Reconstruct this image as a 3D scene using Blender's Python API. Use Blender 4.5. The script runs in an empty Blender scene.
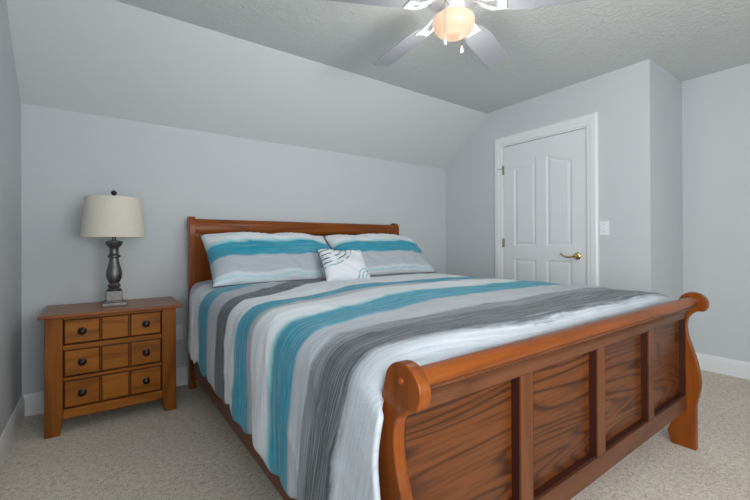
import bpy, bmesh, math, random
from mathutils import Vector, Matrix, noise as mnoise

# ------------------------------------------------------------------ camera
SC = bpy.context.scene
COL = SC.collection
cam_d = bpy.data.cameras.new('camera'); cam = bpy.data.objects.new('camera', cam_d); COL.objects.link(cam)
cam_d.sensor_fit = 'HORIZONTAL'; cam_d.sensor_width = 36.0
cam_d.lens = 383.166 / 750.0 * 36.0
cam_d.shift_y = -7.6 / 750.0
F = Vector((0.58577498, 0.81047181, 0.00176657)); R = Vector((0.81046999, -0.58576427, -0.00431379)); U = Vector((0.00246141, -0.00395866, 0.99998914))
mw = Matrix(((R.x, U.x, -F.x, 0.38516), (R.y, U.y, -F.y, -3.20939), (R.z, U.z, -F.z, 1.06462), (0, 0, 0, 1)))
cam.matrix_world = mw
cam_d.clip_start = 0.03
SC.camera = cam

# ------------------------------------------------------------------ room dimensions
RX, RX2, CY, FY, H = 3.747, 4.460, -2.090, -4.50, 2.44     # door wall, alcove wall, corner, front wall, ceiling
KZ, SY = 1.941, -0.6015                                    # knee wall height, depth of the slope
HB = 0.133                                                 # baseboard height
DY1, DY2, DZ = -0.792, -1.631, 2.053                       # door opening

# ------------------------------------------------------------------ world, light, exposure
SC.view_settings.view_transform = 'Standard'
SC.view_settings.look = 'None'
SC.view_settings.gamma = 1.0
SC.view_settings.use_curve_mapping = False
SC.view_settings.exposure = 0.31
W = bpy.data.worlds.new('world'); SC.world = W; W.use_nodes = True
W.node_tree.nodes['Background'].inputs[0].default_value = (0.62, 0.78, 1.0, 1)
W.node_tree.nodes['Background'].inputs[1].default_value = 0.6

def area(name, loc, rot, sx, sy, power, col):
    l = bpy.data.lights.new(name, 'AREA'); l.shape = 'RECTANGLE'; l.size = sx; l.size_y = sy
    l.energy = power; l.color = col
    o = bpy.data.objects.new(name, l); COL.objects.link(o); o.location = loc; o.rotation_euler = rot
    return o
PI = math.pi
# added fill lights at unseen windows, tilted up to brighten ceiling and slope
area('fill_front_window', (1.25, FY + 0.10, 1.25), (PI/2 + .38, 0, 0), 1.7, 1.3, 38, (1.0, 0.985, 0.965))
area('fill_left_window', (0.05, -3.92, 1.20), (PI/2 + .4, 0, -PI/2), 0.8, 1.35, 42, (1.0, 0.985, 0.965))

# ------------------------------------------------------------------ helpers
class MB:
    """collects vertices and faces of one mesh"""
    def __init__(s): s.v = []; s.f = []; s.uv = {}
    def quad(s, a, b, c, d):
        n = len(s.v); s.v += [tuple(a), tuple(b), tuple(c), tuple(d)]; s.f.append((n, n+1, n+2, n+3)); return s
    def box(s, x0, x1, y0, y1, z0, z1):
        n = len(s.v)
        s.v += [(x0,y0,z0),(x1,y0,z0),(x1,y1,z0),(x0,y1,z0),(x0,y0,z1),(x1,y0,z1),(x1,y1,z1),(x0,y1,z1)]
        for q in ((0,3,2,1),(4,5,6,7),(0,1,5,4),(1,2,6,5),(2,3,7,6),(3,0,4,7)): s.f.append(tuple(n+i for i in q))
        return s
    def prism(s, pts, axis, a, b):
        """pts: outline in the plane across axis; x: (y,z)  y: (x,z)  z: (x,y)"""
        n = len(s.v); k = len(pts)
        def P(p, t):
            return {'x': (t, p[0], p[1]), 'y': (p[0], t, p[1]), 'z': (p[0], p[1], t)}[axis]
        s.v += [P(p, a) for p in pts] + [P(p, b) for p in pts]
        s.f.append(tuple(n+i for i in range(k))); s.f.append(tuple(n+k+i for i in reversed(range(k))))
        for i in range(k):
            j = (i+1) % k; s.f.append((n+i, n+k+i, n+k+j, n+j))
        return s
    def lathe(s, prof, cx=0, cy=0, seg=32, mat=None):
        n = len(s.v); k = len(prof)
        for i in range(seg):
            a = 2*PI*i/seg
            for r, z in prof:
                p = Vector((r*math.cos(a), r*math.sin(a), z))
                if mat: p = mat @ p
                s.v.append((p.x+cx, p.y+cy, p.z))
        for i in range(seg):
            j = (i+1) % seg
            for m in range(k-1):
                s.f.append((n+i*k+m, n+j*k+m, n+j*k+m+1, n+i*k+m+1))
        s.f.append(tuple(n+i*k for i in reversed(range(seg)))); s.f.append(tuple(n+i*k+k-1 for i in range(seg)))
        return s
    def tube(s, pts, rad, seg=10):
        pts = [Vector(p) for p in pts]; n = len(s.v); k = len(pts)
        up = Vector((0, 0, 1))
        for i, p in enumerate(pts):
            d = (pts[min(i+1, k-1)] - pts[max(i-1, 0)]).normalized()
            a = d.cross(up)
            if a.length < 1e-3: a = d.cross(Vector((1, 0, 0)))
            a.normalize(); b = d.cross(a)
            r = rad[i] if isinstance(rad, (list, tuple)) else rad
            for j in range(seg):
                t = 2*PI*j/seg; q = p + a*(r*math.cos(t)) + b*(r*math.sin(t)); s.v.append(tuple(q))
        for i in range(k-1):
            for j in range(seg):
                l = (j+1) % seg; s.f.append((n+i*seg+j, n+i*seg+l, n+(i+1)*seg+l, n+(i+1)*seg+j))
        s.f.append(tuple(n+j for j in reversed(range(seg)))); s.f.append(tuple(n+(k-1)*seg+j for j in range(seg)))
        return s
    def build(s, name, mat, parent=None, bevel=0, seg=2, smooth=35, loc=None):
        me = bpy.data.meshes.new(name); me.from_pydata(s.v, [], s.f)
        bm = bmesh.new(); bm.from_mesh(me); bmesh.ops.recalc_face_normals(bm, faces=bm.faces); bm.to_mesh(me); bm.free()
        me.materials.append(mat)
        for p in me.polygons: p.use_smooth = True
        me.set_sharp_from_angle(angle=math.radians(smooth))
        o = bpy.data.objects.new(name, me); COL.objects.link(o)
        if parent: o.parent = parent
        if loc: o.location = loc
        if bevel:
            b = o.modifiers.new('bevel', 'BEVEL'); b.width = bevel; b.segments = seg; b.limit_method = 'ANGLE'; b.angle_limit = math.radians(40)
            b.harden_normals = True
        return o

def thing(name, label, cat, loc=(0, 0, 0), group=None):
    o = bpy.data.objects.new(name, None); o.empty_display_size = .1; COL.objects.link(o); o.location = loc
    o['label'] = label; o['category'] = cat
    if group: o['group'] = group
    return o
def tag(o, label, cat, group=None):
    o['label'] = label; o['category'] = cat
    if group: o['group'] = group
    return o
def struct(o): o['kind'] = 'structure'; return o

# ------------------------------------------------------------------ materials
def mat(name):
    m = bpy.data.materials.new(name); m.use_nodes = True
    nt = m.node_tree; b = nt.nodes['Principled BSDF']
    return m, nt, b
def N(nt, t, **k):
    n = nt.nodes.new(t)
    for a, v in k.items():
        if a in n.inputs.keys() if False else False: pass
        setattr(n, a, v)
    return n
def link(nt, a, b): nt.links.new(a, b)
def srgb(r, g, b):
    f = lambda c: (c/255/12.92 if c/255 <= .04045 else ((c/255+.055)/1.055)**2.4)
    return (f(r), f(g), f(b), 1)
def coords(nt, scale=(1, 1, 1), kind='Object'):
    tc = N(nt, 'ShaderNodeTexCoord'); mp = N(nt, 'ShaderNodeMapping'); mp.inputs['Scale'].default_value = scale
    link(nt, tc.outputs[kind], mp.inputs['Vector']); return mp.outputs['Vector']
def noise(nt, vec, scale, detail=3, rough=.55, dist=0):
    n = N(nt, 'ShaderNodeTexNoise'); n.inputs['Scale'].default_value = scale; n.inputs['Detail'].default_value = detail
    n.inputs['Roughness'].default_value = rough; n.inputs['Distortion'].default_value = dist
    link(nt, vec, n.inputs['Vector']); return n.outputs['Fac']
def math_(nt, op, a, b=None, c=None):
    n = N(nt, 'ShaderNodeMath'); n.operation = op
    for i, x in enumerate((a, b, c)):
        if x is None: continue
        if isinstance(x, (int, float)): n.inputs[i].default_value = x
        else: link(nt, x, n.inputs[i])
    return n.outputs[0]
def ramp(nt, fac, stops, interp='LINEAR'):
    r = N(nt, 'ShaderNodeValToRGB'); cr = r.color_ramp; cr.interpolation = interp
    while len(cr.elements) < len(stops): cr.elements.new(.5)
    for e, (p, c) in zip(cr.elements, stops):
        e.position = p
    for e, (p, c) in zip(cr.elements, stops):
        e.color = c if len(c) == 4 else (*c, 1)
    link(nt, fac, r.inputs[0]); return r.outputs[0]
def mix(nt, fac, a, b, mode='MIX'):
    n = N(nt, 'ShaderNodeMix'); n.data_type = 'RGBA'; n.blend_type = mode
    for i, x in ((0, fac), (6, a), (7, b)):
        if isinstance(x, (int, float)): n.inputs[i].default_value = x
        elif isinstance(x, tuple): n.inputs[i].default_value = x
        else: link(nt, x, n.inputs[i])
    return n.outputs[2]
def bump(nt, b, h, strength=.3, dist=.01):
    n = N(nt, 'ShaderNodeBump'); n.inputs['Strength'].default_value = strength; n.inputs['Distance'].default_value = dist
    link(nt, h, n.inputs['Height']); link(nt, n.outputs[0], b.inputs['Normal'])

def paint(name, col, rough=.6, bs=.06, scale=160):
    m, nt, b = mat(name); v = coords(nt)
    b.inputs['Base Color'].default_value = col; b.inputs['Roughness'].default_value = rough
    b.inputs['Specular IOR Level'].default_value = .35
    bump(nt, b, noise(nt, v, scale, 3), bs, .003); return m
def metal(name, col, rough=.3, metallic=1.0, var=.0):
    m, nt, b = mat(name); b.inputs['Base Color'].default_value = col; b.inputs['Roughness'].default_value = rough; b.inputs['Metallic'].default_value = metallic
    if var:
        v = coords(nt); n = noise(nt, v, 25, 4)
        c = mix(nt, n, tuple(x*(1-var) for x in col[:3])+(1,), tuple(min(1, x*(1+var)) for x in col[:3])+(1,)); link(nt, c, b.inputs['Base Color'])
    return m

WALL = paint('wall_paint', srgb(194, 200, 204), .65, .05, 90)
TRIM = paint('white_trim_paint', srgb(222, 225, 228), .35, .02)
DOORM = paint('door_paint', srgb(216, 220, 224), .35, .02)
PLAST = paint('white_plastic', srgb(232, 234, 240), .3, .0)
FANW = paint('fan_white', srgb(225, 228, 234), .35, .0)
BLADE = paint('fan_blade_grey', srgb(158, 161, 168), .45, .0)
LIT_SLOPE = paint('slope_lit_tint', srgb(204, 208, 210), .65, .05, 90)  # wall paint lightened on the slope; extra brightness painted into the colour

def ceiling_mat():
    m, nt, b = mat('knockdown_ceiling'); v = coords(nt)
    b.inputs['Base Color'].default_value = srgb(203, 207, 205); b.inputs['Roughness'].default_value = .55
    a = noise(nt, v, 34, 3, .55, .8)
    r = ramp(nt, a, [(0.44, (0, 0, 0)), (0.56, (1, 1, 1))])
    bump(nt, b, r, .4, .007); return m
CEIL = ceiling_mat()

def carpet_mat():
    m, nt, b = mat('beige_carpet'); v = coords(nt)
    n1 = noise(nt, v, 190, 2, .8); n2 = noise(nt, v, 52, 3, .75, .5); n3 = noise(nt, v, 2.2, 3)
    s = math_(nt, 'ADD', math_(nt, 'MULTIPLY', n1, .55), math_(nt, 'MULTIPLY', n2, .45))
    c = ramp(nt, s, [(0.34, srgb(128, 112, 98)), (0.43, srgb(212, 199, 183)), (0.52, srgb(245, 234, 220)), (.62, srgb(255, 250, 240))])
    c = mix(nt, .22, c, ramp(nt, n3, [(.3, srgb(205, 198, 188)), (.7, srgb(250, 246, 240))]), 'MULTIPLY')
    link(nt, c, b.inputs['Base Color']); b.inputs['Roughness'].default_value = .95; b.inputs['Specular IOR Level'].default_value = .1
    b.inputs['Sheen Weight'].default_value = .2
    bump(nt, b, s, 1.0, .018); return m
CARPET = carpet_mat()

def wood(name, base, dark, light, grain='x', rings=5.0, contrast=.6, rough=.32, across=7.0, coat=.35, seed=0.0, along=.9, pw=3.0):
    m, nt, b = mat(name)
    sc = {'x': (along, across, across), 'y': (across, along, across), 'z': (across, across, along)}[grain]
    tc = N(nt, 'ShaderNodeTexCoord'); oi = N(nt, 'ShaderNodeObjectInfo')
    off = N(nt, 'ShaderNodeVectorMath'); off.operation = 'ADD'; link(nt, tc.outputs['Object'], off.inputs[0])
    rv = N(nt, 'ShaderNodeCombineXYZ')
    r7 = math_(nt, 'MULTIPLY', oi.outputs['Random'], 7.0 + seed)
    for i in range(3): link(nt, r7, rv.inputs[i])
    link(nt, rv.outputs[0], off.inputs[1])
    mp = N(nt, 'ShaderNodeMapping'); mp.inputs['Scale'].default_value = sc; link(nt, off.outputs[0], mp.inputs['Vector'])
    n1 = noise(nt, mp.outputs[0], 1.0, 2, .4, .15)
    ring = math_(nt, 'SINE', math_(nt, 'MULTIPLY', n1, rings*6.283))
    ring = math_(nt, 'MULTIPLY_ADD', ring, .5, .5)
    line = math_(nt, 'POWER', ring, pw)
    sc2 = {'x': (3.5, 120, 120), 'y': (120, 3.5, 120), 'z': (120, 120, 3.5)}[grain]
    mp2 = N(nt, 'ShaderNodeMapping'); mp2.inputs['Scale'].default_value = sc2; link(nt, off.outputs[0], mp2.inputs['Vector'])
    pores = noise(nt, mp2.outputs[0], 1.0, 2, .6)
    big = noise(nt, mp.outputs[0], .45, 2, .5)
    c = mix(nt, ramp(nt, big, [(.35, (0, 0, 0)), (.65, (1, 1, 1))]), base, light)
    c = mix(nt, math_(nt, 'MULTIPLY', line, contrast), c, dark)
    pf = ramp(nt, pores, [(.38, (1, 1, 1)), (.52, (0, 0, 0))])
    c = mix(nt, math_(nt, 'MULTIPLY', pf, .35*contrast+.08), c, dark)
    link(nt, c, b.inputs['Base Color'])
    b.inputs['Roughness'].default_value = rough; b.inputs['Coat Weight'].default_value = coat*.6; b.inputs['Coat Roughness'].default_value = .2; b.inputs['Specular IOR Level'].default_value = .2
    bump(nt, b, pores, .08, .001); return m
CH = (srgb(122, 61, 17), srgb(62, 28, 8), srgb(140, 74, 23))
CHERRY_X = wood('cherry_along', *CH, grain='x', rings=5, contrast=.35, across=5, coat=.25)
CHERRY_Z = wood('cherry_upright', *CH, grain='z', rings=5, contrast=.35, across=5, coat=.2)
CHERRY_Y = wood('cherry_rail', srgb(104, 54, 24), srgb(60, 28, 12), srgb(116, 62, 28), grain='y', rings=5, contrast=.35, across=5, coat=.15)
HEADP = wood('headboard_veneer', srgb(134, 64, 14), srgb(86, 36, 8), srgb(150, 76, 20), grain='x', rings=5, contrast=.3, across=5, coat=.2)
OAK = wood('oak_panel', srgb(92, 50, 22), srgb(34, 16, 8), srgb(104, 58, 26), grain='x', rings=24, contrast=.75, rough=.34, across=5.0, coat=.3, along=.55, pw=3.0)
OAKR = wood('oak_rail', srgb(94, 55, 32), srgb(58, 31, 16), srgb(104, 63, 38), grain='x', rings=6, contrast=.4, rough=.36, across=5, coat=.2)
STILE = wood('oak_stile', srgb(98, 56, 28), srgb(60, 31, 14), srgb(108, 64, 33), grain='z', rings=6, contrast=.4, rough=.36, across=5, coat=.2)
NSX = wood('nightstand_wood', srgb(148, 86, 22), srgb(86, 44, 10), srgb(168, 102, 32), grain='x', rings=5, contrast=.45, rough=.42, across=5, coat=.15)
NSZ = wood('nightstand_upright', srgb(134, 76, 20), srgb(78, 40, 10), srgb(150, 88, 26), grain='z', rings=5, contrast=.45, rough=.42, across=5, coat=.15)
NST = wood('nightstand_top_wood', srgb(138, 80, 42), srgb(90, 46, 20), srgb(152, 92, 50), grain='x', rings=5, contrast=.35, rough=.32, across=5, coat=.3)
DSEAM = paint('drawer_groove', srgb(84, 42, 14), .7, 0)
RECESS_SHADE = paint('recess_shade_stain', srgb(54, 22, 12), .5, 0)  # dark colour carrying the recess shade and corner stain round the panels
GAP = paint('dark_seam', srgb(52, 26, 12), .8, 0)
BRONZE = metal('dark_bronze', srgb(62, 54, 50), .35, .9)
PEWTER = metal('brushed_pewter', srgb(112, 110, 108), .42, .85, .3)
BRASS = metal('polished_brass', srgb(214, 194, 136), .25)
NICKEL = metal('satin_nickel', srgb(150, 150, 142), .35)
CHAIN = metal('chain', srgb(170, 160, 130), .3)

def linen():
    m, nt, b = mat('linen_shade'); v = coords(nt, (1, 1, 1))
    vx = coords(nt, (60, 60, 900)); vz = coords(nt, (700, 700, 40))
    s = math_(nt, 'ADD', noise(nt, vx, 1, 2), noise(nt, vz, 1, 2))
    c = ramp(nt, math_(nt, 'MULTIPLY', s, .5), [(.35, srgb(206, 200, 186)), (.6, srgb(220, 215, 203))])
    link(nt, c, b.inputs['Base Color']); b.inputs['Roughness'].default_value = .9
    bump(nt, b, s, .15, .001); return m
LINEN = linen()

WHT = srgb(214, 220, 226); LGR = srgb(168, 175, 184); DGR = srgb(70, 76, 82); MGR = srgb(112, 118, 125); TEAL = srgb(0, 139, 166); TEL = srgb(150, 200, 208); WH2 = srgb(198, 206, 214)
def stripes(name, stops, t0, t1, wob=.022, streak=1.0):
    """stops: list of (t, colour) walked from high t to low t, blended over a short distance"""
    m, nt, b = mat(name)
    tc = N(nt, 'ShaderNodeTexCoord'); sp = N(nt, 'ShaderNodeSeparateXYZ'); link(nt, tc.outputs['UV'], sp.inputs[0])
    def nz(sx, sy, det=3, rough=.6):
        mp = N(nt, 'ShaderNodeMapping'); mp.inputs['Scale'].default_value = (sx, sy, 1); link(nt, tc.outputs['UV'], mp.inputs['Vector'])
        return noise(nt, mp.outputs[0], 1, det, rough)
    a = math_(nt, 'MULTIPLY', math_(nt, 'SUBTRACT', nz(1.3, 1.3), .5), wob*3.0)
    c_ = math_(nt, 'MULTIPLY', math_(nt, 'SUBTRACT', nz(5, 90, 4, .7), .5), wob*2.2)
    fray = math_(nt, 'MULTIPLY', math_(nt, 'SUBTRACT', nz(16, 40, 3, .7), .5), wob*.9)
    t = math_(nt, 'ADD', sp.outputs[1], math_(nt, 'ADD', math_(nt, 'ADD', a, c_), fray))
    f = math_(nt, 'DIVIDE', math_(nt, 'SUBTRACT', t, t0), t1-t0)
    col = ramp(nt, f, [((t-t0)/(t1-t0), c) for t, c in stops])
    st = nz(2.6, 130, 5, .8)
    sf = ramp(nt, st, [(.48, (0, 0, 0)), (.60, (1, 1, 1))])
    # brush strokes: greys lighten along thin streaks; the streaks stay out of white by lightening only
    col = mix(nt, math_(nt, 'MULTIPLY', sf, .6*streak), col, mix(nt, .45, col, srgb(224, 230, 236)))
    st2 = nz(3.4, 100, 5, .8)
    sd = ramp(nt, st2, [(.50, (0, 0, 0)), (.62, (1, 1, 1))])
    col = mix(nt, math_(nt, 'MULTIPLY', sd, .5*streak), col, mix(nt, .5, col, srgb(96, 120, 132)), 'MIX')
    link(nt, col, b.inputs['Base Color']); b.inputs['Roughness'].default_value = .8; b.inputs['Specular IOR Level'].default_value = .2
    b.inputs['Sheen Weight'].default_value = .1
    mpw = N(nt, 'ShaderNodeMapping'); mpw.inputs['Scale'].default_value = (1, 1, 1); link(nt, tc.outputs['UV'], mpw.inputs['Vector'])
    w = noise(nt, mpw.outputs[0], 14, 4, .6, .8)
    bump(nt, b, w, .22, .02)
    return m
def band(seq, soft=.022):
    """seq: [(t_start, colour), ...] rising t; returns ramp stops with soft edges"""
    out = []
    for i, (t, c) in enumerate(seq):
        if i == 0: out.append((t, c)); continue
        out.append((t - soft/2, seq[i-1][1])); out.append((t + soft/2, c))
    return out
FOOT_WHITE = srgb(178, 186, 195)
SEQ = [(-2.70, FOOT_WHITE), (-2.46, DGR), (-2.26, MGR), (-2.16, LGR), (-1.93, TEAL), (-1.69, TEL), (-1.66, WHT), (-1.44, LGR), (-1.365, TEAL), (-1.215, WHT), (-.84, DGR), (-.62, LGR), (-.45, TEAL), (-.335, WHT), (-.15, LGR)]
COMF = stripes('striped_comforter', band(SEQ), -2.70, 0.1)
PSEQ = [(0.0, WHT), (.04, TEL), (.055, WH2), (.10, LGR), (.37, TEAL), (.64, TEL), (.69, WHT), (.985, LGR)]
PILM = stripes('striped_pillowcase', band(PSEQ, .03), 0, 1.0, .03, .8)

# ------------------------------------------------------------------ the room
T = .12
struct(MB().box(-T, RX2+T, FY-T, T, -.1, 0).build('floor', CARPET))
struct(MB().box(-T, RX2+T, FY-T, T, H, H+.1).build('ceiling', CEIL))
wl = MB()
wl.prism([(-3.52, 0), (0, 0), (0, KZ), (SY, H), (-3.52, H)], 'x', -T, 0)
wl.box(-T, 0, FY, -4.32, 0, H); wl.box(-T, 0, -4.32, -3.52, 0, .5); wl.box(-T, 0, -4.32, -3.52, 1.9, H)
struct(wl.build('wall_left', WALL))
struct(MB().box(0, RX, 0, T, 0, KZ).build('wall_back', WALL))
struct(MB().prism([(0, KZ), (SY, H), (SY+.0, H+.0), (T, H), (T, KZ)], 'x', 0, RX).build('wall_slope', LIT_SLOPE))
wr = MB()
wr.box(RX, RX+T, CY, DY2, 0, H); wr.box(RX, RX+T, DY1, T, 0, H); wr.box(RX, RX+T, DY2, DY1, DZ, H)
struct(wr.build('wall_right', WALL))
struct(MB().box(RX+T, RX2, CY, CY+T, 0, H).build('wall_return', WALL))
struct(MB().box(RX2, RX2+T, FY, CY+T, 0, H).build('wall_alcove', WALL))
wf = MB()
WA, WB, WZ0, WZ1 = .40, 2.10, .5, 2.0
wf.box(0, RX2, FY-T, FY, 0, WZ0); wf.box(0, RX2, FY-T, FY, WZ1, H); wf.box(0, WA, FY-T, FY, WZ0, WZ1); wf.box(WB, RX2, FY-T, FY, WZ0, WZ1)
struct(wf.build('wall_front', WALL))
def window(name, P, a, b_, z0, z1):  # unseen windows, put in to carry the added fill lights
    m = MB(); t = .05
    for (u0, u1, v0, v1) in ((a, b_, z0, z0+t), (a, b_, z1-t, z1), (a, a+t, z0+t, z1-t), (b_-t, b_, z0+t, z1-t), (a+t, b_-t, (z0+z1)/2-.02, (z0+z1)/2+.02)):
        m.box(*P(u0, u1), v0, v1)
    struct(m.build(name, TRIM))
window('window_1', lambda u0, u1: (u0, u1, FY-.1, FY-.03), WA, WB, WZ0, WZ1)
window('window_2', lambda u0, u1: (-.1, -.03, u0, u1), -4.32, -3.52, .5, 1.9)

def baseboard(name, p0, p1, nrm):
    """p0->p1 along the wall foot, nrm points into the room"""
    prof = [(0, 0), (.015, 0), (.015, HB-.032), (.012, HB-.026), (.012, HB-.018), (.008, HB-.008), (.006, HB), (0, HB)]
    m = MB(); n = len(m.v); k = len(prof)
    for P in (p0, p1):
        for d, z in prof: m.v.append((P[0]+nrm[0]*d, P[1]+nrm[1]*d, z))
    m.f.append(tuple(range(k))); m.f.append(tuple(reversed(range(k, 2*k))))
    for i in range(k): j = (i+1) % k; m.f.append((i, k+i, k+j, j))
    return struct(m.build(name, TRIM, smooth=20))
baseboard('baseboard_left', (0, FY), (0, 0), (1, 0))
baseboard('baseboard_back', (0, 0), (RX, 0), (0, -1))
baseboard('baseboard_right', (RX, 0), (RX, -.700), (-1, 0))
baseboard('baseboard_door', (RX, -1.724), (RX, CY), (-1, 0))
baseboard('baseboard_return', (RX-.015, CY), (RX2, CY), (0, -1))
baseboard('baseboard_alcove', (RX2, CY), (RX2, FY), (-1, 0))
baseboard('baseboard_front', (0, FY), (RX2, FY), (0, 1))

# door casing, mitred frame with a stepped profile
def casing():
    m = MB(); wdt = .092
    prof = [(0, 0), (0, .010), (.008, .013), (.03, .014), (.036, .018), (.075, .020), (.084, .016), (wdt, .012), (wdt, 0)]   # (outward from opening, off the wall)
    y1, y2, z = DY1, DY2, DZ
    loops = []
    for o, d in prof:
        loops.append([(RX-d, y1+o, 0), (RX-d, y1+o, z+o), (RX-d, y2-o, z+o), (RX-d, y2-o, 0)])
    k = len(prof)
    for lp in loops: m.v += lp
    for i in range(k):
        j = (i+1) % k
        for s in range(3): m.f.append((i*4+s, i*4+s+1, j*4+s+1, j*4+s))
    m.f.append(tuple(i*4 for i in range(k))); m.f.append(tuple(i*4+3 for i in range(k)))
    # jambs inside the opening
    m.box(RX, RX+T, y1-.012, y1, 0, z); m.box(RX, RX+T, y2, y2+.012, 0, z); m.box(RX, RX+T, y2+.012, y1-.012, z-.012, z)
    return struct(m.build('trim_1', TRIM, smooth=15))
casing()

def door():
    y1, y2 = DY1-.014, DY2+.014       # hinge side, lock side
    w = y1-y2; xf = RX+.004; top = DZ-.018; bot = .012
    # leaf: front face as a height field so that the moulded panels are real relief
    ny, nz = 150, 330
    rects = []   # (u0,u1,v0, vtop(u)) with u across from hinge side, v height
    st = .118; mid = .105; pw = (w-2*st-mid)/2
    uL = (st, st+pw); uR = (st+pw+mid, w-st)
    arch = lambda u: 1.765 + .085*math.sin(PI*min(1, max(0, (u-st)/(w-2*st))))**1.0 - .0
    def arch2(u):
        q = (u-st)/(w-2*st)                      # one swooping curve over both panels, highest in the middle
        q = min(max(q, 0), 1)
        return 1.80 + .075*(.5-.5*math.cos(2*PI*q))
    def sd(u, v):
        best = -1
        for (a, b_) in (uL, uR):
            for (v0, vt) in ((1.035, arch2(u)), (.24, .90)):
                d = min(u-a, b_-u, v-v0, (vt-v)*.95); best = max(best, d)
        return best
    def depth(d):
        if d <= 0: return 0
        if d < .010: return .008*(d/.010)
        if d < .016: return .008
        if d < .040: return .008-.006*((d-.016)/.024)
        return .002
    m = MB()
    for j in range(nz+1):
        v = bot + (top-bot)*j/nz
        for i in range(ny+1):
            u = w*i/ny
            m.v.append((xf+depth(sd(u, v)), y1-u, v))
    for j in range(nz):
        for i in range(ny):
            a = j*(ny+1)+i; m.f.append((a, a+1, a+ny+2, a+ny+1))
    n = len(m.v)
    xb = xf+.035
    m.v += [(xb, y1, bot), (xb, y2, bot), (xb, y2, top), (xb, y1, top)]
    m.f.append((n, n+1, n+2, n+3))
    L = lambda i, j: j*(ny+1)+i
    m.f.append(tuple([L(i, 0) for i in range(ny+1)]+[n+1, n])); m.f.append(tuple([L(i, nz) for i in range(ny+1)]+[n+2, n+3]))
    m.f.append(tuple([L(0, j) for j in range(nz+1)]+[n+3, n])); m.f.append(tuple([L(ny, j) for j in range(nz+1)]+[n+2, n+1]))
    d = struct(m.build('door_1', DOORM, smooth=50))
    for z in (.26, 1.06, 1.80):
        h = MB(); h.lathe([(0.0055, z-.045), (.0062, z-.043), (.0062, z+.043), (.0055, z+.045), (.003, z+.049)], RX-.006, DY1-.006, 12)
        h.box(RX-.003, RX+.003, DY1-.022, DY1+.004, z-.044, z+.044)
        h.build('hinge', NICKEL, d)
    s = MB(); s.tube([(RX-.012, DY1+.0, 1.815), (RX-.035, DY1+.012, 1.815), (RX-.040, DY1+.020, 1.815)], [.003, .003, .006], 8)
    s.build('hinge_pin_stop', NICKEL, d)
    # brass lever
    ky, kz = -1.548, .945
    k = MB(); mt = Matrix.Translation((xf, ky, kz)) @ Matrix.Rotation(-PI/2, 4, 'Y')
    k.lathe([(.031, 0), (.033, .003), (.031, .008), (.024, .013), (.015, .016), (.012, .03), (.013, .045), (.016, .05), (.013, .06), (.004, .063)], 0, 0, 28, mt)
    pts = []; rd = []
    for i in range(17):
        q = i/16; pts.append((xf-.048, ky+.125*q, kz+.001-.014*math.sin(q*PI*.95)+.016*q*q + (.006 if q > .9 else 0))); rd.append(.0095-.003*q+(.002 if q > .93 else 0))
    k.tube(pts, rd, 10)
    k.build('door_handle', BRASS, d)
door()

# ------------------------------------------------------------------ bed
bed = thing('bed', 'cherry wood sleigh bed with rolled footboard and paneled end', 'bed', (1.9, -1.35, 0))
BO = Vector((-1.9, 1.35, 0))
def bb(m, name, mt, parent, **k):
    m.v = [(x+BO.x, y+BO.y, z+BO.z) for x, y, z in m.v]
    return m.build(name, mt, parent, **k)
def arcpts(cy, cz, r, a0, a1, n):
    return [(cy+r*math.cos(math.radians(a0+(a1-a0)*i/n)), cz+r*math.sin(math.radians(a0+(a1-a0)*i/n))) for i in range(n+1)]
def smoothpath(pts, n=6):
    out = []
    for i in range(len(pts)-1):
        p0 = pts[max(i-1, 0)]; p1 = pts[i]; p2 = pts[i+1]; p3 = pts[min(i+2, len(pts)-1)]
        for j in range(n):
            t = j/n
            out.append(tuple(.5*((2*p1[k])+(-p0[k]+p2[k])*t+(2*p0[k]-5*p1[k]+4*p2[k]-p3[k])*t*t+(-p0[k]+3*p1[k]-3*p2[k]+p3[k])*t**3) for k in range(2)))
    out.append(pts[-1]); return out
# footboard: the panel core is the part, everything else its pieces
BX0, BX1, PT = .9136, 2.8785, .033
fb = bb(MB().box(BX0+PT, BX1-PT, -2.500, -2.485, .20, .72), 'footboard', CHERRY_X, bed)
front = smoothpath([(-2.583, 0), (-2.583, .10), (-2.583, .20)], 2) + smoothpath([(-2.584, .235), (-2.596, .292), (-2.602, .350), (-2.592, .43), (-2.571, .51), (-2.553, .57), (-2.546, .62), (-2.550, .665), (-2.568, .694), (-2.590, .710)], 4)
scroll = arcpts(-2.580, .7560, .052, -45, -20, 2)[:0] + arcpts(-2.578, .756, .0535, 250, -15+0, 1)[:0]
cir = arcpts(-2.570, .7535, .0575, 228, 200, 3)   # front lower quarter up
cir = [(-2.572+.060*math.cos(math.radians(a)), .7500+.056*math.sin(math.radians(a))) for a in range(222, -1, -12)]
backl = smoothpath([(-2.496, .70), (-2.486, .66), (-2.482, .60), (-2.480, .50), (-2.482, .36), (-2.479, .26), (-2.481, .17)], 4) + [(-2.481, .12), (-2.461, .062), (-2.478, 0)]
outline = front + cir + backl
for x0 in (BX0, BX1-PT):
    bb(MB().prism(outline, 'x', x0, x0+PT), 'post', CHERRY_Z, fb, bevel=.004, seg=3, smooth=30)
for x0, sx in ((BX0, -1), (BX1, 1)):
    mt = Matrix.Translation((x0, -2.573, .768)) @ Matrix.Rotation(sx*PI/2, 4, 'Y')
    bb(MB().lathe([(.0085, -.002), (.009, .003), (.007, .006), (.003, .008)], 0, 0, 16, mt), 'peg', CHERRY_X, fb)
m = MB()
m.prism([(-2.572+.028*math.cos(2*PI*i/28), .763+.023*math.sin(2*PI*i/28)) for i in range(28)], 'x', BX0+PT, BX1-PT)
bb(m, 'top_rail', CHERRY_X, fb, smooth=40)
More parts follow.
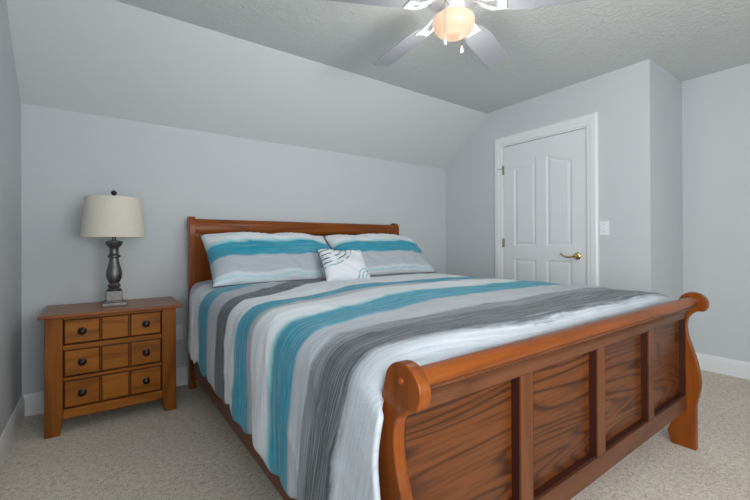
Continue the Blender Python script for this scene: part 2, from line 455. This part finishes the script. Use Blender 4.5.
cove = smoothpath([(-2.586, .744), (-2.588, .738), (-2.576, .728), (-2.562, .716), (-2.552, .702), (-2.547, .690)], 3) + [(-2.545, .672), (-2.50, .672), (-2.50, .755), (-2.57, .755)]
bb(MB().prism(cove, 'x', BX0+PT, BX1-PT), 'cove_moulding', OAKR, fb, smooth=40)
bb(MB().box(BX0+PT, BX1-PT, -2.545, -2.490, .195, .272), 'bottom_rail', OAKR, fb, bevel=.003)
ix0, ix1 = BX0+PT, BX1-PT
sw = .062; cs = [1.425, 1.905, 2.385]
edges = [ix0] + [c for s in cs for c in (s-sw/2, s+sw/2)] + [ix1]
for i in range(0, len(edges), 2):
    pn = bb(MB().box(edges[i], edges[i+1], -2.516, -2.500, .272, .672), 'panel', OAK, fb)
    a, b_ = edges[i], edges[i+1]
    m = MB(); w = .006  # added strips that darken the recess sides, shade painted in with the stain
    m.box(a, a+w, -2.542, -2.516, .272, .672); m.box(b_-w, b_, -2.542, -2.516, .272, .672)
    m.box(a+w, b_-w, -2.538, -2.516, .272, .278); m.box(a+w, b_-w, -2.538, -2.516, .666, .672)
    bb(m, 'panel_shade_strip', RECESS_SHADE, fb)['label'] = 'dark strip round the panel, recess shade and stain in its colour'
for s in cs:
    bb(MB().box(s-sw/2, s+sw/2, -2.545, -2.500, .272, .672), 'stile', STILE, fb, bevel=.003)
# headboard
HX0, HX1 = .925, 2.905
hd = bb(MB().box(HX0+.05, HX1-.05, -.125, -.105, .25, 1.15), 'headboard', HEADP, bed)
hout = [(-.150, 0), (-.150, 1.0)] + smoothpath([(-.150, 1.05), (-.148, 1.10), (-.150, 1.15), (-.152, 1.20), (-.142, 1.245), (-.110, 1.268), (-.070, 1.262), (-.045, 1.235), (-.040, 1.20), (-.052, 1.175), (-.075, 1.16), (-.085, 1.12), (-.085, 1.0)], 4) + [(-.085, .5), (-.085, 0)]
for x0 in (HX0, HX1-.045):
    bb(MB().prism(hout, 'x', x0, x0+.045), 'post', CHERRY_Z, hd, bevel=.004, smooth=30)
hr = smoothpath([(-.128, 1.140), (-.140, 1.142), (-.147, 1.155), (-.150, 1.19), (-.143, 1.225), (-.125, 1.246), (-.10, 1.252), (-.075, 1.245), (-.060, 1.22), (-.07, 1.18), (-.10, 1.14)], 3)
bb(MB().prism(hr, 'x', HX0+.045, HX1-.045), 'top_rail', CHERRY_X, hd, smooth=40)
for x0, x1 in ((HX0+.045, HX0+.105), (HX1-.105, HX1-.045), (1.875, 1.935)):
    bb(MB().box(x0, x1, -.138, -.125, .35, 1.142), 'stile', CHERRY_Z, hd, bevel=.002)
# side rails
for x0 in (.945, 2.84):
    bb(MB().box(x0, x0+.028, -2.482, -.150, .105, .33), 'side_rail', CHERRY_Y, bed, bevel=.004)
m = MB()
for k in range(12):
    y = -.3-.19*k; m.box(.973, 2.84, y-.045, y+.045, .20, .222)
bb(m, 'slats', CHERRY_X, bed)
m = MB().box(-.93, .93, -1.14, 1.14, 0, .52)
mt_, nt_, b_ = mat('pale_sheet'); b_.inputs['Base Color'].default_value = WH2; b_.inputs['Roughness'].default_value = .85
mat_o = m.build('mattress', mt_, None, bevel=.05, seg=4, loc=(1.9, -1.32, .222))
tag(mat_o, 'thick mattress in a pale sheet under the striped comforter on the sleigh bed', 'mattress')

# ------------------------------------------------------------------ comforter
def interp(x, xs, ys):
    if x <= xs[0]: return ys[0]
    for i in range(len(xs)-1):
        if x <= xs[i+1]: return ys[i]+(ys[i+1]-ys[i])*(x-xs[i])/(xs[i+1]-xs[i])
    return ys[-1]
SIDE = [-2.60, -2.385, -2.22, -2.10, -1.89, -1.69, -1.62, -1.47, -1.30, -1.14, -.93, -.72, -.50, -.2]
REF = [-2.60, -2.44, -2.21, -1.93, -1.68, -1.43, -1.365, -1.21, -.84, -.62, -.45, -.335, -.20, -.05]
def sstep(a, b, x):
    t = min(max((x-a)/(b-a), 0), 1); return t*t*(3-2*t)
def comforter():
    NS, NT = 230, 260
    y0, y1 = -.19, -2.494
    # cross-section control points: (x, z) for the left side, over the top, down the right side
    m = MB(); uvs = []
    for j in range(NT+1):
        y = y0+(y1-y0)*j/NT
        hem = interp(y, [-2.48, -2.2, -1.8, -1.3, -.85, -.5, -.19], [.262, .268, .285, .305, .32, .333, .34])
        hem += .010*math.sin(y*17)+.008*math.sin(y*41+1)
        bulge = .012*mnoise.noise(Vector((y*2.2, 3, 0)))
        xh = .886+bulge*1.0
        cr = [(xh+.002, hem), (xh-.004, hem+.03), (.884+bulge, .45), (.888, .60), (.902, .70), (.940, .752), (1.01, .775), (1.25, .787), (1.90, .793), (2.50, .792), (2.72, .786), (2.84, .770), (2.885, .72), (2.895, .62), (2.90, .45), (2.905, .30)]
        path = smoothpath(cr, 14)
        # resample by arc length
        L = [0]
        for a, b_ in zip(path, path[1:]): L.append(L[-1]+math.hypot(b_[0]-a[0], b_[1]-a[1]))
        tot = L[-1]; k = 0
        for i in range(NS+1):
            s = tot*i/NS
            while k < len(L)-2 and L[k+1] < s: k += 1
            q = (s-L[k])/max(L[k+1]-L[k], 1e-9)
            x = path[k][0]+(path[k+1][0]-path[k][0])*q; z = path[k][1]+(path[k+1][1]-path[k][1])*q
            dx = path[k+1][0]-path[k][0]; dz = path[k+1][1]-path[k][1]; l = math.hypot(dx, dz) or 1
            nx, nz = -dz/l, dx/l       # outward normal of the cross-section
            top = sstep(.66, .77, z)
            # folds: soft on the top, hanging pleats on the sides
            g = mnoise.noise(Vector((x*2.2, y*5.5, .3)))*.007 + mnoise.noise(Vector((x*6, y*14, 2.1)))*.0028
            h = (1-top)*(mnoise.noise(Vector((y*7.0, z*1.6, 5)))*.016*sstep(.75, .35, z) + mnoise.noise(Vector((y*16, z*3.0+y*3, 9)))*.006)
            w1 = (1-abs(mnoise.noise(Vector((y*4+x*2, z*3.5+x*2, 7.7)))))**8*.006
            d = g*(.5+.5*top) + (h + w1)*(1-.8*sstep(-2.36, -2.46, y))
            # the end by the footboard dips and tucks down
            dip = sstep(-2.40, -2.474, y)*top*.075 if False else top*.045*min(1, max(0, (-2.425-y)/.069))**2
            xx = x+nx*d; zz = z+nz*d-dip
            yy = y + (1-top)*.012*mnoise.noise(Vector((z*6, y*2, 1)))
            wl_ = 1-sstep(.893, .912, xx)
            if xx < 2: yy -= .040*wl_*sstep(-2.36, -2.474, y)
            if .913 < xx < .955 or xx > 2.835: yy = max(yy, -2.474-.055*wl_)
            if xx < 2: yy -= .20*(1-sstep(.66, .79, z))*sstep(-.75, -.19, y)
            if z < .6 and x > 2: yy = max(yy, -2.47)
            m.v.append((xx, yy, zz))
            gS = 1-sstep(.93, 1.75, x) if z > .7 else (1 if x < 1.9 else 0)
            ys = yy - (.26*max(0, .68-z)*sstep(-1.95, -2.3, y) if x < 1.9 else 0)
            t = (1-gS)*(y if z > .6 else yy)+gS*interp(ys, SIDE, REF)
            uvs.append((s, t))
    for j in range(NT):
        for i in range(NS):
            a = j*(NS+1)+i; m.f.append((a, a+1, a+NS+2, a+NS+1))
    me = bpy.data.meshes.new('comforter'); me.from_pydata(m.v, [], m.f)
    ul = me.uv_layers.new(name='UVMap')
    for lp in me.loops: ul.data[lp.index].uv = uvs[lp.vertex_index]
    for p in me.polygons: p.use_smooth = True
    me.materials.append(COMF)
    o = bpy.data.objects.new('comforter', me); COL.objects.link(o)
    s = o.modifiers.new('solid', 'SOLIDIFY'); s.thickness = .014; s.offset = -1
    return tag(o, 'teal, grey and white striped comforter spread over the sleigh bed', 'comforter')
comforter()

# ------------------------------------------------------------------ pillows
RINGS = {}
def pillow_mesh(name, w, h, t, material, seed, pinch=.06, uvs=1.0):
    """cushion with pointed corners; local x across, z up, y thickness (front = -y)"""
    n = 44; nv = 30
    me_v = []; me_f = []; uv = []
    idx = {}
    for side in (0, 1):
        for j in range(nv+1):
            for i in range(n+1):
                u = -1+2*i/n; v = -1+2*j/nv
                edge = (i in (0, n)) or (j in (0, nv))
                if side == 1 and edge: idx[(1, i, j)] = idx[(0, i, j)]; continue
                e = (1-abs(u)**3.2)*(1-abs(v)**2.6)
                th = t/2*max(e, 0)**.55
                # the edges bow inwards between the corners
                px = u*w/2*(1-pinch*.55*(1-v*v)*abs(u)**4); pz = v*h/2*(1-pinch*(1-u*u)*abs(v)**3)
                wr = mnoise.noise(Vector((px*5+seed, pz*9, side*3+.5)))*.018 + (1-abs(mnoise.noise(Vector((px*7+pz*9, pz*6+seed, side*2)))))**5*.016
                corner = (abs(u)**2)*(1-abs(v))*1.0
                wr += .006*math.sin(v*14+u*4+seed)*sstep(.6, 1, abs(u))*(1-v*v)
                y = (-1 if side == 0 else 1)*(th + (wr if not edge else 0)*min(1, th/(t*.2)))
                idx[(side, i, j)] = len(me_v); me_v.append((px, y, pz)); uv.append((px+w/2+seed*.7, (v+1)/2*uvs))
    for side in (0, 1):
        for j in range(nv):
            for i in range(n):
                q = [idx[(side, i, j)], idx[(side, i+1, j)], idx[(side, i+1, j+1)], idx[(side, i, j+1)]]
                me_f.append(tuple(q if side == 0 else reversed(q)))
    me = bpy.data.meshes.new(name); me.from_pydata(me_v, [], me_f)
    ul = me.uv_layers.new(name='UVMap')
    for lp in me.loops: ul.data[lp.index].uv = uv[lp.vertex_index]
    for p in me.polygons: p.use_smooth = True
    me.materials.append(material)
    ring = [(0, i, 0) for i in range(n)]+[(0, n, j) for j in range(nv)]+[(0, i, nv) for i in range(n, 0, -1)]+[(0, 0, j) for j in range(nv, 0, -1)]
    RINGS[name+str(seed)] = [me_v[idx[q]] for q in ring]
    return me
PIPING = metal('dark_piping', srgb(70, 76, 82), .8, 0)
def place_pillow(name, key, me, loc, rot, label, cat, group=None):
    o = bpy.data.objects.new(name, me); COL.objects.link(o)
    o.location = loc; o.rotation_euler = rot
    pts = RINGS[key]; pts = pts+pts[:2]
    MB().tube(pts, .0028, 6).build('piping', PIPING, o, smooth=60)
    return tag(o, label, cat, group)
R_ = math.radians
p1 = place_pillow('pillow', 'pillow1.0', pillow_mesh('pillow', .965, .50, .20, PILM, 1.0), (1.438, -.530, .962), (R_(-49), R_(0), R_(0)),
    'long striped pillow at the head of the bed, on the nightstand side', 'pillow')
p2 = place_pillow('pillow', 'pillow4.0', pillow_mesh('pillow', .95, .50, .20, PILM, 4.0), (2.392, -.530, .962), (R_(-49), R_(0), R_(0)),
    'long striped pillow at the head of the bed, on the side nearer the door', 'pillow')
def cushion_mat():
    m, nt, b = mat('brushstroke_cushion')
    tc = N(nt, 'ShaderNodeTexCoord')
    def strokes(center, scl, lo, hi, nzs):
        mp = N(nt, 'ShaderNodeMapping'); mp.inputs['Location'].default_value = (-center[0], 0, -center[1]); link(nt, tc.outputs['Object'], mp.inputs['Vector'])
        sp = N(nt, 'ShaderNodeSeparateXYZ'); link(nt, mp.outputs[0], sp.inputs[0])
        r = math_(nt, 'SQRT', math_(nt, 'ADD', math_(nt, 'POWER', sp.outputs[0], 2.0), math_(nt, 'POWER', math_(nt, 'MULTIPLY', sp.outputs[2], 1.25), 2.0)))
        r2 = math_(nt, 'ADD', r, math_(nt, 'MULTIPLY', noise(nt, tc.outputs['Object'], nzs, 3), .05))
        s = math_(nt, 'SINE', math_(nt, 'MULTIPLY', r2, scl))
        f = ramp(nt, s, [(0.35, (0, 0, 0)), (.85, (1, 1, 1))])
        n = ramp(nt, noise(nt, tc.outputs['Object'], 28, 3), [(.36, (0, 0, 0)), (.52, (1, 1, 1))])
        mask = ramp(nt, r, [(lo, (0, 0, 0)), (lo+.02, (1, 1, 1)), (hi-.02, (1, 1, 1)), (hi, (0, 0, 0))])
        return math_(nt, 'MULTIPLY', math_(nt, 'MULTIPLY', f, n), mask)
    c = mix(nt, strokes((-.16, .16), 150, .03, .25, 9), srgb(216, 221, 228), srgb(74, 84, 92))
    c = mix(nt, math_(nt, 'MULTIPLY', strokes((-.17, .13), 120, .05, .22, 6), .6), c, srgb(140, 190, 196))
    c = mix(nt, strokes((.18, -.13), 190, .03, .13, 9), c, srgb(72, 140, 152))
    link(nt, c, b.inputs['Base Color']); b.inputs['Roughness'].default_value = .85; return m
p3 = place_pillow('throw_cushion', 'throw_cushion7.0', pillow_mesh('throw_cushion', .37, .29, .12, cushion_mat(), 7.0, .10), (1.842, -.815, .900), (R_(-38), R_(2), R_(-3)),
    'small white throw cushion with grey brush strokes leaning between the two pillows', 'cushion')

# ------------------------------------------------------------------ nightstand
ns = thing('nightstand', 'orange-brown wooden nightstand with three paneled drawers and dark knobs', 'nightstand', (.468, -.24, 0))
NO = Vector((-.468, .24, 0))
def nb(m, name, mt, parent, **k):
    m.v = [(x+NO.x, y+NO.y, z) for x, y, z in m.v]
    return m.build(name, mt, parent, **k)
NX0, NX1, NYF, NYB, NZ = .146, .790, -.455, -.045, .656
nb(MB().box(NX0+.02, NX1-.02, NYF+.035, NYB-.005, .10, NZ), 'body', GAP, ns)
# carcass rails round the drawers
RW = .078
dx0, dx1 = NX0+RW+.004, NX1-RW-.004
rows = [(.500, .640), (.318, .468), (.142, .296)]
for z0, z1 in ((.641, NZ), (.470, .497), (.085, .138)):
    nb(MB().box(NX0+RW, NX1-RW, NYF+.006, NYF+.035, z0, z1), 'rail', NSX, ns, bevel=.002)
nb(MB().box(NX0+RW, NX1-RW, NYF+.006, NYF+.035, .299, .315), 'rail', NSX, ns, bevel=.002)
# upright legs with tapered feet, front pair wide
def leg(x0, x1, inner, y0, y1):
    m = MB()
    if inner > 0: prof = [(x0-.002, 0), (x0+.064, 0), (x1, .10), (x1, NZ), (x0, NZ)]
    else: prof = [(x1+.002, 0), (x1-.064, 0), (x0, .10), (x0, NZ), (x1, NZ)]
    m.prism(prof, 'y', y0, y1); return m
nb(leg(NX0, NX0+RW, 1, NYF, NYF+.045), 'leg', NSZ, ns, bevel=.003)
nb(leg(NX1-RW, NX1, -1, NYF, NYF+.045), 'leg', NSZ, ns, bevel=.003)
nb(leg(NX0, NX0+.05, 1, NYB-.045, NYB), 'leg', NSZ, ns, bevel=.003)
nb(leg(NX1-.05, NX1, -1, NYB-.045, NYB), 'leg', NSZ, ns, bevel=.003)
for x0 in (NX0+.006, NX1-.026):
    nb(MB().box(x0, x0+.02, NYF+.04, NYB-.04, .10, NZ), 'side_panel', NSZ, ns)
top = nb(MB().box(.122, .828, -.485, -.022, NZ, .677), 'top', NST, ns, bevel=.006, seg=3)
for z0, z1 in rows:
    d = nb(MB().box(dx0, dx1, NYF+.018, NYF+.034, z0, z1), 'drawer', DSEAM, ns, bevel=.001)
    d['label'] = 'drawer front with three raised fields and two dark knobs'
    cuts = [dx0, dx0+.158, dx0+.166, dx1-.166, dx1-.158, dx1]
    W3 = dx1-dx0
    fs = [(dx0+.004, dx0+W3*.335), (dx0+W3*.365, dx0+W3*.635), (dx0+W3*.665, dx1-.004)]
    for a, b_ in fs:
        nb(MB().box(a, b_, NYF+.010, NYF+.018, z0+.006, z1-.006), 'drawer_field', NSX, d, bevel=.004)
    for a, b_ in ((dx0+W3*.345, dx0+W3*.357), (dx0+W3*.643, dx0+W3*.655)):
        nb(MB().box(a, b_, NYF+.011, NYF+.018, z0+.003, z1-.003), 'drawer_stile', NSZ, d, bevel=.002)
    for kx in ((fs[0][0]+fs[0][1])/2, (fs[2][0]+fs[2][1])/2):
        zc = (z0+z1)/2
        mt = Matrix.Translation((kx, NYF+.010, zc)) @ Matrix.Rotation(PI/2, 4, 'X')
        nb(MB().lathe([(.021, 0), (.021, .002), (.016, .004), (.008, .006), (.007, .014), (.014, .017), (.0185, .021), (.0185, .025), (.014, .030), (.006, .033), (.001, .0335)], 0, 0, 24, mt), 'knob', BRONZE, d)

# ------------------------------------------------------------------ table lamp
LX, LY, LZ = .468, -.250, .6772
lamp = thing('table_lamp', 'pewter baluster table lamp with cream drum shade on the nightstand', 'lamp', (LX, LY, LZ))
m = MB()
m.box(-.066, .066, -.066, .066, 0, .022); m.box(-.052, .052, -.052, .052, .022, .030); m.box(-.044, .044, -.044, .044, .030, .092)
m.build('base', PEWTER, lamp, bevel=.003)
prof = [(.030, .090), (.038, .094), (.039, .102), (.030, .107), (.026, .112), (.035, .118), (.037, .128), (.030, .136), (.026, .142), (.033, .152), (.041, .172), (.044, .195), (.042, .215), (.036, .240), (.029, .270), (.025, .292), (.025, .300), (.035, .305), (.036, .315), (.028, .321), (.025, .330), (.024, .350), (.026, .366), (.036, .374), (.040, .380), (.044, .392), (.048, .398), (.048, .404), (.030, .408), (.012, .412), (.010, .440), (.010, .46)]
m = MB(); m.lathe([(r, z) for r, z in prof], 0, 0, 36); m.build('column', PEWTER, lamp, smooth=50)
sh = MB(); seg = 56
P = [(.174, .432), (.150, .682), (.1485, .682), (.1725, .432)]
for i in range(seg):
    a = 2*PI*i/seg
    for r, z in P: sh.v.append((r*math.cos(a), r*math.sin(a), z))
for i in range(seg):
    j = (i+1) % seg
    for k in range(4):
        l = (k+1) % 4; sh.f.append((i*4+k, j*4+k, j*4+l, i*4+l))
sh.build('lamp_shade', LINEN, lamp, smooth=60)
m = MB(); m.lathe([(.006, .69), (.006, .700), (.012, .704), (.016, .712), (.016, .720), (.010, .728), (.002, .732)], 0, 0, 20)
m.tube([(0, -.145, .685), (0, .145, .685)], .0022, 6); m.tube([(-.145, 0, .685), (.145, 0, .685)], .0022, 6)
m.tube([(0, 0, .46), (.035, 0, .50), (.045, 0, .58), (.03, 0, .65), (0, 0, .688)], .002, 6); m.tube([(0, 0, .46), (-.035, 0, .50), (-.045, 0, .58), (-.03, 0, .65), (0, 0, .688)], .002, 6)
m.lathe([(.013, .44), (.014, .47), (.010, .475)], 0, 0, 16)
m.build('finial', BRONZE, lamp)
bl = MB(); bl.lathe([(.012, .475), (.014, .49), (.026, .52), (.030, .545), (.026, .57), (.014, .585), (.002, .588)], 0, 0, 20)
bl.build('bulb', PLAST, lamp)

# ------------------------------------------------------------------ ceiling fan
FX, FYc = 1.892, -1.834
fan = thing('ceiling_fan', 'white five blade ceiling fan with a lit globe and two pull chains', 'ceiling fan', (FX, FYc, H))
def fb_(m, name, mt, parent=fan, **k): return m.build(name, mt, parent, **k)
fb_(MB().lathe([(.085, -.001), (.088, -.02), (.078, -.03), (.125, -.045), (.135, -.06), (.135, -.105), (.120, -.125), (.070, -.135)], 0, 0, 40), 'motor_housing', FANW, smooth=40)
fb_(MB().lathe([(.062, -.130), (.062, -.190), (.068, -.194), (.068, -.202), (.058, -.205)], 0, 0, 32), 'light_fitter', FANW, smooth=40)
def globe_mat():
    m, nt, b = mat('lit_globe_glass')
    out = nt.nodes['Material Output']
    b.inputs['Base Color'].default_value = (.55, .42, .34, 1); b.inputs['Roughness'].default_value = .15
    b.inputs['Emission Color'].default_value = (1.0, .58, .34, 1); b.inputs['Emission Strength'].default_value = .5
    return m
g = MB(); seg = 40
gp = [(.062, -.196), (.090, -.198), (.102, -.205), (.107, -.218), (.107, -.234), (.103, -.252), (.094, -.270), (.078, -.286), (.050, -.297), (.0005, -.301)]
fb_(g.lathe(gp, 0, 0, seg), 'globe', globe_mat(), smooth=80)
pl = bpy.data.lights.new('globe_bulb', 'POINT'); pl.energy = 24; pl.color = (1.0, .95, .88); pl.shadow_soft_size = .125
po = bpy.data.objects.new('globe_bulb', pl); COL.objects.link(po); po.location = (FX, FYc, H-.262); po.visible_camera = False
def blade_mesh():
    m = MB(); pts = []
    L0, L1 = .215, .664
    def hw(r): return .052+.020*sstep(L0, L0+.12, r)
    n = 14; up = []; dn = []
    for i in range(n+1):
        r = L0+(L1-L0)*i/n; up.append((r, hw(r)))
    # rounded tip corners
    tip = [(L1-.012, .072), (L1-.003, .066), (L1, .055), (L1, -.055), (L1-.003, -.066), (L1-.012, -.072)]
    out = [(L0, .030)] + [(r+0, w) for r, w in up[1:-1]] + tip + [(r, -w) for r, w in reversed(up[1:-1])] + [(L0, -.030)]
    out = [(r, w) for r, w in out]
    m.prism(out, 'z', -.004, .004)
    return m
def iron_mesh():
    m = MB()
    for s in (-1, 1):
        m.tube([(.095, s*.008, .030), (.118, s*.012, .026), (.138, s*.018, .014), (.165, s*.024, .000), (.200, s*.032, -.010), (.262, s*.038, -.009)], [.009, .009, .009, .008, .008, .005], 8)
    m.box(.222, .262, -.030, .030, -.008, -.0045)
    return m
bz = -.150
bmesh0 = irm0 = None
for k, ang in enumerate((16.2, 88.2, 160.2, 232.2, 304.2)):
    A = R_(ang); pit = R_(-12)
    if k == 0:
        b0 = fb_(blade_mesh(), 'blade', BLADE, bevel=.002); i0 = iron_mesh().build('blade_arm', FANW, b0, smooth=50)
        b, i_ = b0, i0
    else:
        b = b0.copy(); COL.objects.link(b); b.parent = fan
        i_ = i0.copy(); COL.objects.link(i_); i_.parent = b
    b.matrix_local = Matrix.Translation((0, 0, bz)) @ Matrix.Rotation(A, 4, 'Z') @ Matrix.Rotation(R_(3.6), 4, 'Y') @ Matrix.Rotation(pit, 4, 'X')
# pull chains
def chain(x, y, z0, z1):
    c = MB(); c.tube([(x, y, z0), (x, y, z1)], .0013, 6); o = fb_(c, 'pull_chain', CHAIN)
    p = MB(); p.lathe([(.003, z1), (.004, z1-.004), (.0065, z1-.018), (.008, z1-.030), (.006, z1-.036), (.002, z1-.038)], x, y, 12)
    p.build('chain_pull', PLAST, o)
chain(-.107, -.040, -.165, -.355)
chain(.104, .036, -.165, -.304)
for q in ((-.107, -.040), (.104, .036)):
    m = MB(); m.tube([(q[0]*.5, q[1]*.5, -.165), (q[0], q[1], -.165)], .0025, 6); fb_(m, 'chain_outlet', CHAIN)

# ------------------------------------------------------------------ wall plates
sw_ = thing('light_switch', 'white toggle light switch plate on the wall right of the door', 'light switch', (RX, -1.768, 1.18))
MB().box(-.006, 0, -.036, .036, -.058, .058).build('plate', PLAST, sw_, bevel=.003)
m = MB(); m.box(-.008, -.006, -.006, .006, -.013, .013); m.box(-.017, -.007, -.004, .004, .000, .010); m.build('toggle', PLAST, sw_, bevel=.001)
SCREW = metal('screw', srgb(150, 152, 156), .4)
for z in (-.030, .030):
    m = MB(); m.lathe([(.0035, 0), (.0035, .0012), (.001, .0016)], 0, 0, 12, Matrix.Translation((-.006, 0, z)) @ Matrix.Rotation(-PI/2, 4, 'Y')); m.build('screw', SCREW, sw_)
ol = thing('wall_outlet', 'white electrical outlet low on the wall between nightstand and bed', 'outlet', (.872, 0, .40))
MB().box(-.035, .035, -.006, 0, -.057, .057).build('plate', PLAST, ol, bevel=.003)
m = MB()
for z in (-.024, .024):
    mt = Matrix.Translation((0, -.006, z)) @ Matrix.Rotation(PI/2, 4, 'X'); m.lathe([(.016, 0), (.016, .002), (.015, .003)], 0, 0, 20, mt)
m.build('socket', PLAST, ol)
